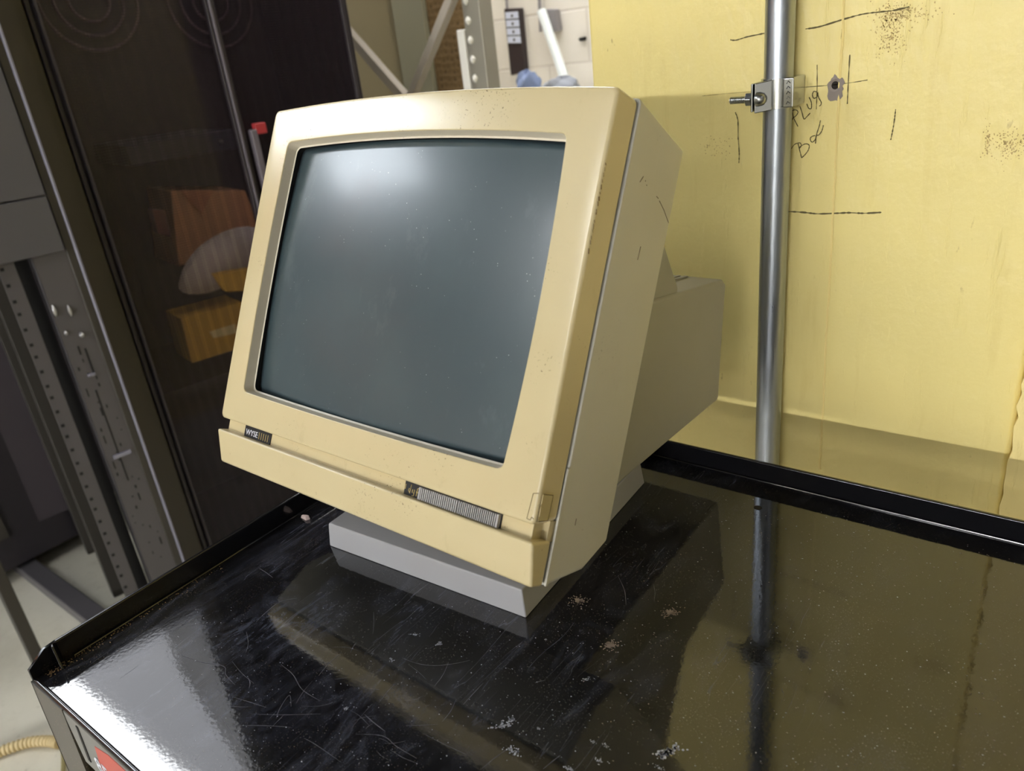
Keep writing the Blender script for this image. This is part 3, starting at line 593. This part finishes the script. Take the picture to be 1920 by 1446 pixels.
# sticker residue at the lower right corner
sr = MB()
def Sp(v, n_): return Mp(.17095 + .0003, v, n_)
for a, c_ in (((.0200, .0016), (.0190, .0130)), ((.0190, .0130), (.0030, .0125)), ((.0030, .0125), (.0030, .0022)), ((.0030, .0022), (.0060, .0016)), ((.0110, .0010), (.0140, .0022))):
    sr.tube([Sp(*a), Sp(*c_)], .00022, 5)
for a, c_ in (((.1690, .0200), (.1652, .0190)), ((.1652, .0190), (.1640, .0030)), ((.1640, .0030), (.1668, .0028)), ((.1668, .0028), (.1672, .0048)), ((.1672, .0048), (.1690, .0040))):
    sr.tube([Mp(*a, -.0001), Mp(*c_, -.0001)], .0002, 5)
sr.build('sticker_outline', flat('brown_glue_line', (96, 82, 48), .8), mon)
sp_ = MB(); sp_.prism([Sp(.0195, .0018), Sp(.0188, .0128), Sp(.0034, .0122), Sp(.0034, .0022)], [Sp(.0195, .0018) - EU * .0004, Sp(.0188, .0128) - EU * .0004, Sp(.0034, .0122) - EU * .0004, Sp(.0034, .0022) - EU * .0004]); sp_.build('sticker_residue', plastic('old_glue', (186, 172, 130), .4, 1.5), mon, smooth=False)
# chips along the right front edge
cp = MB(); random.seed(9)
for i in range(16):
    v = .222 - i * .0034 + random.uniform(-.001, .001); r_ = random.uniform(.0003, .0009)
    cp.tube([Mp(.1700, v, .0012), Mp(.1703, v - random.uniform(.001, .0035), .0016)], r_ * .55, 5)
cp.build('edge_chips', flat('dark_chip', (96, 74, 40), .8), mon)
# tiny scuffs on the shell side
M_SCF = flat('grey_scuff', (112, 100, 84), .8)
def Sh(v, n_): return Mp(.1725, v, n_)
for a, c_ in (((.2270, .044), (.2225, .0410)), ((.2255, .0475), (.2250, .048)), ((.2235, .050), (.2230, .0505)), ((.2205, .066), (.2200, .069)), ((.2190, .071), (.2150, .080)), ((.2150, .080), (.2090, .0900)), ((.185, .058), (.176, .0575)), ((.0030, .044), (-.0015, .0440))):
    MB().tube([Sh(*a), Sh(*c_)], .00028, 5).build('scuff_mark', M_SCF, mon)
# stand
bs = MB(); w_, d_, hh = .2105 / 2, .2201, .0242; cfx = .012
lo = [Bp(-w_, 0, 0), Bp(w_, 0, 0), Bp(w_, d_ - cfx, 0), Bp(w_ - cfx, d_, 0), Bp(-w_ + cfx, d_, 0), Bp(-w_, d_ - cfx, 0)]
i_ = .0020; mid = [Bp(-w_ + i_, i_, .0195), Bp(w_ - i_, i_, .0195), Bp(w_ - i_, d_ - cfx - i_, .0195), Bp(w_ - cfx - i_, d_ - i_, .0195), Bp(-w_ + cfx + i_, d_ - i_, .0195), Bp(-w_ + i_, d_ - cfx - i_, .0195)]
i_ = .0026; mid2 = [Bp(-w_ + i_, i_, hh - .0008), Bp(w_ - i_, i_, hh - .0008), Bp(w_ - i_, d_ - cfx - i_, hh - .0008), Bp(w_ - cfx - i_, d_ - i_, hh - .0008), Bp(-w_ + cfx + i_, d_ - i_, hh - .0008), Bp(-w_ + i_, d_ - cfx - i_, hh - .0008)]
i_ = .010; tp_ = [Bp(-w_ + i_, i_, hh + .001), Bp(w_ - i_, i_, hh + .001), Bp(w_ - i_, d_ - cfx - i_ + .004, hh + .001), Bp(w_ - cfx - i_ + .004, d_ - i_, hh + .001), Bp(-w_ + cfx + i_ - .004, d_ - i_, hh + .001), Bp(-w_ + i_, d_ - cfx - i_ + .004, hh + .001)]
bs.loft([lo, mid, mid2, tp_], 0, True, True); bs.build('stand_base', M_BASE, mon, bevel=(.0012, 2))
c_ = Bp(0, .112, 0); nk = MB(); nk.tube([c_ + EZ * .0252, c_ + EZ * .031, c_ + EZ * .036, c_ + EZ * .052, c_ + EZ * .070], [.080, .078, .058, .052, .056], 40); nk.build('swivel_neck', M_BASE, mon)

# ------------------------------------------------------------------ tall black cabinet with smoked doors
CA = Vector((-1.83, .807, 0)); CD = Vector((.21443949, .97673728, 0)); CN = Vector((-.97673728, .21443949, 0))
def Cp(s__, n_, z): return CA + CD * s__ + CN * n_ + EZ * z
CT = 1.70; CW = .704
cab = thing('server_cabinet', 'tall black server cabinet with smoked glass double doors left of the monitor', 'cabinet', Cp(.36, .3, FLOOR))
cb = MB(); cb.box(-.012, 0, -.02, .8, FLOOR, CT, Cp); cb.box(CW, CW + .02, -.02, .8, FLOOR, CT, Cp); cb.box(-.012, CW + .02, .78, .8, FLOOR, CT, Cp); cb.box(-.012, CW + .02, -.02, .8, CT, CT + .03, Cp); cb.box(-.012, CW + .02, -.02, .8, FLOOR, FLOOR + .06, Cp)
cb.build('carcass', M_CAB, cab, bevel=(.003, 1))
MB().box(-.075, -.013, -.012, .8, FLOOR, CT, Cp).build('side_panel', M_CABS, cab, bevel=(.003, 1))
for (a, c2) in ((.001, .353), (.360, CW - .001)):
    d_ = MB(); z0_, z1_ = FLOOR + .065, CT - .005; fw = .009
    d_.box(a, a + (.006 if a < .1 else fw), -.04, -.018, z0_, z1_, Cp); d_.box(c2 - (fw if a > .1 else .006), c2, -.04, -.018, z0_, z1_, Cp); d_.box(a, c2, -.04, -.018, z0_, z0_ + .05, Cp); d_.box(a, c2, -.04, -.018, z1_ - .05, z1_, Cp)
    door = d_.build('door', M_CAB, cab, bevel=(.002, 1))
    MB().box(a + .004, c2 - .004, -.030, -.026, z0_ + .04, z1_ - .04, Cp).build('glass_pane', M_GLASS, door, smooth=False)
MB().box(.3535, .3590, -.047, -.020, FLOOR + .065, CT - .005, Cp).build('door_edge', M_SEAM, cab, bevel=(.002, 2))
hn = MB(); hn.box(.375, .392, -.062, -.041, .10, .275, Cp); hn.build('handle', M_SEAM, cab, bevel=(.004, 2))
MB().box(.388, .418, -.060, -.0405, .262, .288, Cp).build('handle_tag', flat('red_tag', (150, 42, 46), .5), cab, bevel=(.003, 2))
MB().box(.0, CW, .03, .76, -.345, -.325, Cp).build('shelf', M_CABIN, cab)
MB().box(.0, CW, .45, .46, FLOOR + .06, CT, Cp).build('inner_panel', M_CABIN, cab, smooth=False)
# equipment tray on its own rails inside the cabinet
eq = MB(); eq.box(.125, .40, .10, .42, .225, .275, Cp); e_ = eq.build('equipment_tray', flat('dark_tray', (62, 62, 72), .4), bevel=(.004, 1))
tag(e_, 'dark low equipment tray seen through the glass above the cardboard box', 'equipment')
MB().tube([Cp(.355, .10, .250), Cp(.355, .094, .250)], .006, 14).build('lock', M_SCREW, e_)
# fan guards on the inner panel
for (s__, z_) in ((.23, .62), (.55, .60)):
    f_ = MB()
    for r_ in (.05, .085, .12):
        f_.tube([Cp(s__ + math.cos(2 * math.pi * i / 40) * r_, .44, z_ + math.sin(2 * math.pi * i / 40) * r_) for i in range(41)], .0035, 6)
    f_.build('fan_guard', flat('fan_wire', (120, 105, 112), .4), cab)
def cpx(x, y, off): return hit(x, y, CA + CN * off, CN)
def inbox(name, pts, off, dep, mat, label, cat, group=None):
    P = [cpx(x, y, off) for x, y in pts]; Q = [p + CN * dep for p in P]; o = MB().prism(P, Q).build(name, mat, bevel=(.003, 1)); tag(o, label, cat, group); return o
cbx = inbox('cardboard_box', [(320, 358), (460, 357), (500, 455), (335, 500)], .10, .2, M_CARD, 'open cardboard box behind the smoked cabinet door', 'box')
P = [cpx(*q, .098) for q in ((338, 357), (400, 357), (378, 400))]; MB().prism(P, [p - CN * .003 for p in P]).build('flap', M_CARD2, cbx, smooth=False)
inbox('maroon_box', [(284, 392), (310, 395), (322, 445), (296, 438)], .10, .04, M_MAROON, 'dark maroon box left of the cardboard box inside the cabinet', 'box')
nb = MB(); random.seed(2); ctr = cpx(418, 488, .055); vsn = []; nl, nm_ = 14, 22
for j in range(nl + 1):
    for i in range(nm_):
        th = math.pi * j / nl; ph = 2 * math.pi * i / nm_; q_ = 1 + .10 * math.sin(3 * ph + 2 * th) + .07 * math.sin(5 * ph)
        vsn.append(ctr + CD * (.125 * q_ * math.sin(th) * math.cos(ph)) + CN * (.028 * math.sin(th) * math.sin(ph)) + EZ * (.058 * q_ * math.cos(th) + .03 * math.sin(th) * math.cos(ph)))
nb.add(vsn, [(j * nm_ + i, j * nm_ + (i + 1) % nm_, (j + 1) * nm_ + (i + 1) % nm_, (j + 1) * nm_ + i) for j in range(nl) for i in range(nm_)])
tag(nb.build('mesh_bag', M_NET, smooth=True), 'crumpled whitish mesh bag in front of the cardboard box in the cabinet', 'bag')
inbox('parts_box', [(402, 515), (470, 503), (478, 545), (425, 548)], -.018, .03, M_YB, 'smaller yellow parts box, higher of the two inside the cabinet', 'box')
yb = inbox('parts_box', [(338, 597), (455, 566), (462, 650), (360, 682)], .02, .12, M_YB, 'larger yellow parts box, lower of the two inside the cabinet', 'box')
P = [cpx(*q, .0195) for q in ((392, 622), (440, 607), (444, 624), (400, 634))]; MB().prism(P, [p - CN * .002 for p in P]).build('printed_band', M_YBR, yb, smooth=False)

# ------------------------------------------------------------------ open equipment rack left of the cabinet
RA = Vector((-1.763, .709, 0))
def Rp(s__, n_, z): return RA + CD * s__ + CN * n_ + EZ * z
rack = thing('equipment_rack', 'grey steel open equipment rack with perforated posts beside the black cabinet', 'rack', Rp(-.3, .3, FLOOR))
RT = .85
pst = MB(); pst.box(-.086, 0, 0, .003, FLOOR, RT, Rp); pst.box(-.086, -.083, 0, .05, FLOOR, RT, Rp)
post = pst.build('post', M_RACK, rack, bevel=(.001, 1))
MB().box(-.020, -.001, -.004, .03, FLOOR, RT, Rp).build('post_edge', M_RACKD, rack, bevel=(.003, 2))
MB().tube([Rp(0, -.004, FLOOR), Rp(0, -.004, RT)], .0035, 10).build('edge_bead', M_RACKE, rack)
rl = MB(); rl.box(-.150, -.118, .01, .013, FLOOR, RT, Rp); rl.box(-.121, -.118, .013, .05, FLOOR, RT, Rp)
rail = rl.build('mounting_rail', M_RACK, rack, bevel=(.0006, 1))
hl = MB(); z_ = FLOOR + .03
i = 0
while z_ < .11:
    hl.box(-.146, -.139, .0090, .0105, z_, z_ + .007, Rp); z_ += (.0159, .0159, .0127)[i % 3] * 2.2; i += 1
stuff(hl.build('rail_holes', M_BLACK, rail, smooth=False))
MB().box(-.117, -.087, .06, .065, FLOOR, RT, Rp).build('gap_shade', M_BLACK, rack, smooth=False)  # black strip paints the shade of the open gap beside the post
for (z0_, z1_) in ((.216, .70), (.098, .213)): MB().box(-.48, -.022, -.012, -.001, z0_, z1_, Rp).build('blank_panel', M_BLANK, rack, bevel=(.0015, 1))
for (s__, z_, a, c2, mi) in ((-.080, -.022, .004, .013, 1), (-.052, -.030, .0035, .013, 1), (-.074, -.075, .004, .005, 1), (-.046, -.088, .005, .006, 1)):  # upper two are oval reflections built as bright steel bumps, lower two screws
    sc = MB(); sc.tube([Rp(s__, -.0005 - .004 * math.sin(math.pi * q / 6), z_ - c2 + 2 * c2 * q / 6) for q in range(7)], [a * math.sin(math.pi * (q + .5) / 7) for q in range(7)], 10, 0); sc.build('screw_and_glint', M_SCREW, post)
random.seed(4)
for i in range(34):
    s__ = random.choice((-.074, -.060, -.046, -.034)); z_ = -.13 - i * .017 + random.uniform(-.003, .003); q = random.uniform(.002, .004); hgt = random.choice((.003, .003, .008, .02))
    MB().box(s__ - q / 2, s__ + q / 2, -.0008, .0005, z_, z_ + hgt, Rp).build('slot', M_BLACK, post, smooth=False)
for q in ((-.058, -.055, -.46, -.22), (-.050, -.046, -.18, -.12)): MB().box(q[0], q[1], -.0008, .0005, q[2], q[3], Rp).build('slot', M_BLACK, post, smooth=False)
for q in ((-.070, -.030, -.395, -.385), (-.062, -.046, -.185, -.178)): MB().box(q[0], q[1], -.006, 0, q[2], q[3], Rp).build('lacing_bar', M_RACKE, post, bevel=(.001, 1))
# base channel of the rack on the floor
p_ = [(-2.72, .515), (-2.72, .565), (-1.80, .560), (-1.80, .505)]
g = MB(); g.prism([Vector((x, y, FLOOR)) for x, y in p_], [Vector((x, y, FLOOR + .035)) for x, y in p_]); g.build('base_channel', M_RACK, rack, bevel=(.004, 1))
MB().box(-.60, -.0, .60, .603, FLOOR + .15, RT, Rp).build('rear_panel', M_CABIN, rack, smooth=False)
MB().box(-.6, 0, .0, .03, RT, RT + .05, Rp).build('top_rail', M_RACK, rack, bevel=(.002, 1))
for n_ in (.30, .60): MB().box(-.155, -.115, n_ - .04, n_, FLOOR, RT, Rp).build('rear_post', M_RACKD, rack, bevel=(.002, 1))
# narrow dark strut standing nearer
p0 = hit(37, 1165, (-1.72, 0, 0), Vector((1, 0, 0)))
tag(MB().box(p0.x - .012, p0.x + .012, p0.y - .012, p0.y + .012, FLOOR, -.35).build('metal_strut', M_RACKD, bevel=(.002, 1)), 'narrow dark upright metal strut standing on the floor at the far left', 'strut')
# dark equipment behind the rack
bx = thing('equipment_cabinet', 'dark equipment cabinet standing behind the open grey rack', 'cabinet', (-2.75, 0, FLOOR + .045))
MB().box(-3.1, -2.40, -.6, .82, FLOOR + .045, 1.0).build('body', flat('dark_equipment', (44, 40, 44), .5), bx, bevel=(.01, 2))
for (y0_, y1_, c_) in ((.27, .34, (74, 68, 62)), (.44, .52, (62, 58, 52)), (.05, .15, (60, 56, 56))): MB().box(-2.40, -2.395, y0_, y1_, -.75, .9).build('trim_strip', flat('dull_trim', c_, .5), bx, smooth=False)

# ------------------------------------------------------------------ coiled cord on the floor
def fp(x, y, z=FLOOR): return hit(x, y, (0, 0, z), EZ)
pts = smoothpts([(-60, 1440), (-20, 1428), (20, 1412), (60, 1400), (95, 1398), (115, 1402)], 14); P = []; rr = []
for i, (x, y) in enumerate(pts): P.append(fp(x, y) + EZ * .013); rr.append(.0125 if i % 3 else .0095)
tag(MB().tube(P, rr, 12).build('coiled_cord', M_ROPE), 'thick beige ribbed cord lying on the concrete floor at the lower left', 'cord')
P = [fp(x, y) + EZ * .005 for x, y in smoothpts([(119, 1404), (121, 1425), (120, 1450), (116, 1480)], 6)]
tag(MB().tube(P, .005, 8).build('floor_wire', flat('olive_wire', (130, 120, 80), .6)), 'thin olive wire on the floor at the end of the ribbed cord', 'wire')

# ------------------------------------------------------------------ storage rack and wall behind the monitor
fr_ = thing('storage_rack', 'pale grey storage rack frame with diagonal braces behind the monitor', 'rack', (-1.7, 1.86, FLOOR))
up = MB(); up.box(-1.552, -1.488, 1.84, 1.90, FLOOR, 1.75); upr = up.build('upright', M_UPR, fr_, bevel=(.004, 1))
MB().box(-1.582, -1.553, 1.838, 1.87, FLOOR, .45).build('lit_side_strip', M_UPRW, fr_, bevel=(.003, 1))  # lit side of the upright, its brightness put into a paler colour
kh = MB(); z_ = -.8
kl = MB()
while z_ < 1.7:
    kl.tube([(-1.532, 1.8385, z_ + .022 * q / 6 - .011) for q in range(7)], [.009 * math.sin(math.pi * (q + .5) / 7) for q in range(7)], 10); z_ += .0508
stuff(kl.build('keyhole_slots', M_UPRW, upr))
MB().box(-2.56, -2.49, 1.84, 1.90, FLOOR, 1.75).build('upright', M_UPR, fr_, bevel=(.004, 1))
def bar(a, c2, w_, d_, name, mat, par):
    a = Vector(a); c2 = Vector(c2); t_ = (c2 - a).normalized(); nn = Vector((-t_.z, 0, t_.x)); o = Vector((0, d_, 0))
    P = [a + nn * w_ / 2, c2 + nn * w_ / 2, c2 - nn * w_ / 2, a - nn * w_ / 2]; return MB().prism(P, [p + o for p in P]).build(name, mat, par, bevel=(.002, 1))
bar((-2.50, 1.846, .93), (-1.84, 1.846, .27), .030, .03, 'brace', M_BRACE, fr_); bar((-1.845, 1.846, .25), (-1.545, 1.846, .60), .026, .03, 'brace', M_BRACE, fr_)
bar((-2.5, 1.85, -.4), (-1.84, 1.85, .26), .030, .03, 'brace', M_BRACE, fr_); bar((-1.85, 1.85, .25), (-1.54, 1.85, -.05), .026, .03, 'brace', M_BRACE, fr_)
MB().box(-2.56, -1.49, 1.90, 1.93, 1.70, 1.76).build('top_beam', M_UPR, fr_)
tag(MB().box(-2.75, -2.06, 2.10, 2.16, FLOOR, 1.4).build('beige_partition', M_BEIGE), 'ribbed beige panel behind the diagonal braces of the storage rack', 'panel')
tag(MB().box(-2.055, -1.915, 2.07, 2.13, FLOOR, 1.4).build('pale_board', M_PALE, bevel=(.002, 1)), 'pale smooth upright board between the beige and the dimpled tan panel', 'board')
tag(MB().box(-1.905, -1.745, 2.08, 2.12, FLOOR, 1.4).build('dimpled_board', M_PERF), 'tan dimpled board standing left of the pale upright post', 'board')
# power strip on the white wall
YB = 2.9
pd = thing('power_strip', 'black power strip with pale sockets hanging on the white wall', 'power strip', (-2.175, YB - .02, .29))
def yb_(x, y, o=0): return hit(x, y, (0, YB - o, 0), WN)
P = [yb_(*q, .04) for q in ((944, 16), (972, 15), (983, 135), (957, 142))]; MB().prism(P, [p + Vector((0, .038, 0)) for p in P]).build('housing', M_PDU, pd, bevel=(.004, 1))
for i in range(4):
    a, c2 = i / 4 + .02, (i + 1) / 4 - .02; f = lambda x0_, x1_, t_: (x0_ + (x1_ - x0_) * t_)
    q = [(f(947, 952.5, a), f(22, 82, a)), (f(970, 976, a), f(20, 82, a)), (f(970, 976, c2), f(20, 82, c2)), (f(947, 952.5, c2), f(22, 82, c2))]
    P = [yb_(*p, .044) for p in q]; so_ = MB().prism(P, [p + Vector((0, .005, 0)) for p in P]).build('socket', M_SOCK, pd, smooth=False)
    P = [yb_(*p, .046) for p in ((q[0][0] + 11, q[0][1] + 4), (q[0][0] + 14, q[0][1] + 4), (q[0][0] + 14, q[0][1] + 9), (q[0][0] + 11, q[0][1] + 9))]; MB().prism(P, [p + Vector((0, .002, 0)) for p in P]).build('socket_slot', M_PDU, so_, smooth=False)
MB().tube([yb_(951, 16, .02), yb_(948, -30, .01)], .006, 8).build('power_cord', M_GBOX, pd)
a, c2 = yb_(1015, 20, .075), yb_(1058, 146, .12)
tube = thing('fluorescent_tube', 'white fluorescent tube leaning against the white wall', 'tube', c2)
MB().tube([a, c2], .019, 18).build('glass_tube', M_TUBE, tube); MB().tube([c2, c2 + (c2 - a).normalized() * .03], .022, 14).build('end_cap', M_BLACK, tube)
P = [yb_(*q, .04) for q in ((1022, 17), (1040, 17), (1046, 58), (1030, 62))]; cbx_ = MB().prism(P, [p + Vector((0, .038, 0)) for p in P]).build('conduit_box', M_GBOX, bevel=(.004, 1)); tag(cbx_, 'small grey electrical box on the white wall behind the leaning tube', 'electrical box')
MB().tube([yb_(1014, 60, .02), yb_(1010, -30, .02)], .007, 8).build('wall_conduit', M_GBOX); tag(bpy.data.objects['wall_conduit'], 'thin grey conduit on the white wall left of the leaning tube', 'conduit')
P = [yb_(*q, .02) for q in ((1083, 71), (1097, 68), (1096, 77), (1085, 78))]; MB().prism(P, [p + Vector((0, .018, 0)) for p in P]).build('wall_knob', M_BLACK, bevel=(.006, 2)); tag(bpy.data.objects['wall_knob'], 'small black hook on the white wall near the yellow pillar', 'knob')  # small black knob on the back wall
def lump(name, cx, cy, off, a, b_, c_, mat, label, cat, seed):
    random.seed(seed); k1, k2, k3 = [random.uniform(0, 6) for _ in range(3)]; ctr = yb_(cx, cy, off); g = MB(); V = []; nl, nm_ = 16, 28
    for j in range(nl + 1):
        for i in range(nm_):
            th = math.pi * j / nl; ph = 2 * math.pi * i / nm_; q_ = 1 + .14 * math.sin(3 * ph + k1 + 3 * th) + .10 * math.sin(7 * ph + k2) * math.sin(5 * th + k3)
            V.append(ctr + Vector((a * q_ * math.sin(th) * math.cos(ph), b_ * q_ * math.sin(th) * math.sin(ph), c_ * q_ * math.cos(th))))
    g.add(V, [(j * nm_ + i, j * nm_ + (i + 1) % nm_, (j + 1) * nm_ + (i + 1) % nm_, (j + 1) * nm_ + i) for j in range(nl) for i in range(nm_)]); tag(g.build(name, mat), label, cat, 'cloth bundles on the shelf')
lump('cloth_bundle', 990, 160, .30, .038, .06, .05, M_BLUE, 'crumpled blue cloth just above the monitor top, by the power strip', 'cloth', 1)
lump('cloth_bundle', 1054, 166, .30, .075, .06, .04, M_GCL, 'crumpled grey cloth just above the monitor top, below the leaning tube', 'cloth', 2)
ctr = yb_(1050, 170, .3)
tag(MB().box(ctr.x - .45, ctr.x + .35, 2.48, 2.86, ctr.z - .06, ctr.z - .03).build('wall_shelf', M_UPRW), 'pale shelf along the white wall under the cloth bundles', 'shelf')

# ------------------------------------------------------------------ what stands behind the photographer (seen in the reflections)
pr_ = thing('pallet_rack', 'storage rack with orange beams across the room, mirrored in the screen', 'rack', (-3.0, -2.1, FLOOR))
for y_ in (-3.5, -1.55, -.72): MB().box(-2.78, -2.72, y_ - .03, y_ + .03, FLOOR, 1.75).build('upright', M_ORANGE, pr_)
for z_ in (.72, 1.30): MB().box(-2.79, -2.72, -3.5, -.72, z_, z_ + .07).build('beam', M_ORANGE, pr_)
for z_ in (.74,): MB().box(-3.5, -2.79, -3.5, -.72, z_, z_ + .03).build('shelf_deck', M_UPR, pr_)
for i, (y0_, y1_, z0_, hgt, c_) in enumerate(((-1.45, -1.12, .77, .42, (235, 232, 225)), (-2.3, -1.7, .77, .46, (235, 230, 222)), (-3.2, -2.6, .77, .35, (180, 140, 95)))):
    tag(MB().box(-3.2, -2.82, y0_, y1_, z0_, z0_ + hgt).build('storage_box', flat('box_board', c_, .7), bevel=(.01, 1)), ('smaller white box on the lower deck of the orange beamed rack', 'larger white box on the lower deck of the orange beamed rack', 'brown box on the lower deck of the orange beamed rack')[i], 'box', 'boxes on the orange beamed rack')

# ------------------------------------------------------------------ lamps
names = ('behind the photographer, nearer row', 'far behind the photographer at the end of the hall', 'right of the cart', 'left and behind the photographer', 'narrow and bright above the open rack', 'wide and dim above the open rack', 'added over the aisle to brighten the racks at the back', 'in front of the white back wall', 'added to light the orange beamed rack for its reflection')
for i, (x, y, lx, ly, e, c_) in enumerate(LAMPS):
    l = thing('ceiling_lamp', 'ceiling lamp out of frame, ' + names[i], 'lamp', (x, y, CEIL - .12), 'ceiling lamps')
    MB().box(x - lx / 2 - .01, x + lx / 2 + .01, y - ly / 2 - .01, y + ly / 2 + .01, CEIL - .10, CEIL).build('housing', M_FIX, l)
    MB().box(x - lx / 2, x + lx / 2, y - ly / 2, y + ly / 2, CEIL - .12, CEIL - .101).build('diffuser', emit('lamp_light_%d' % i, c_, e), l, smooth=False)
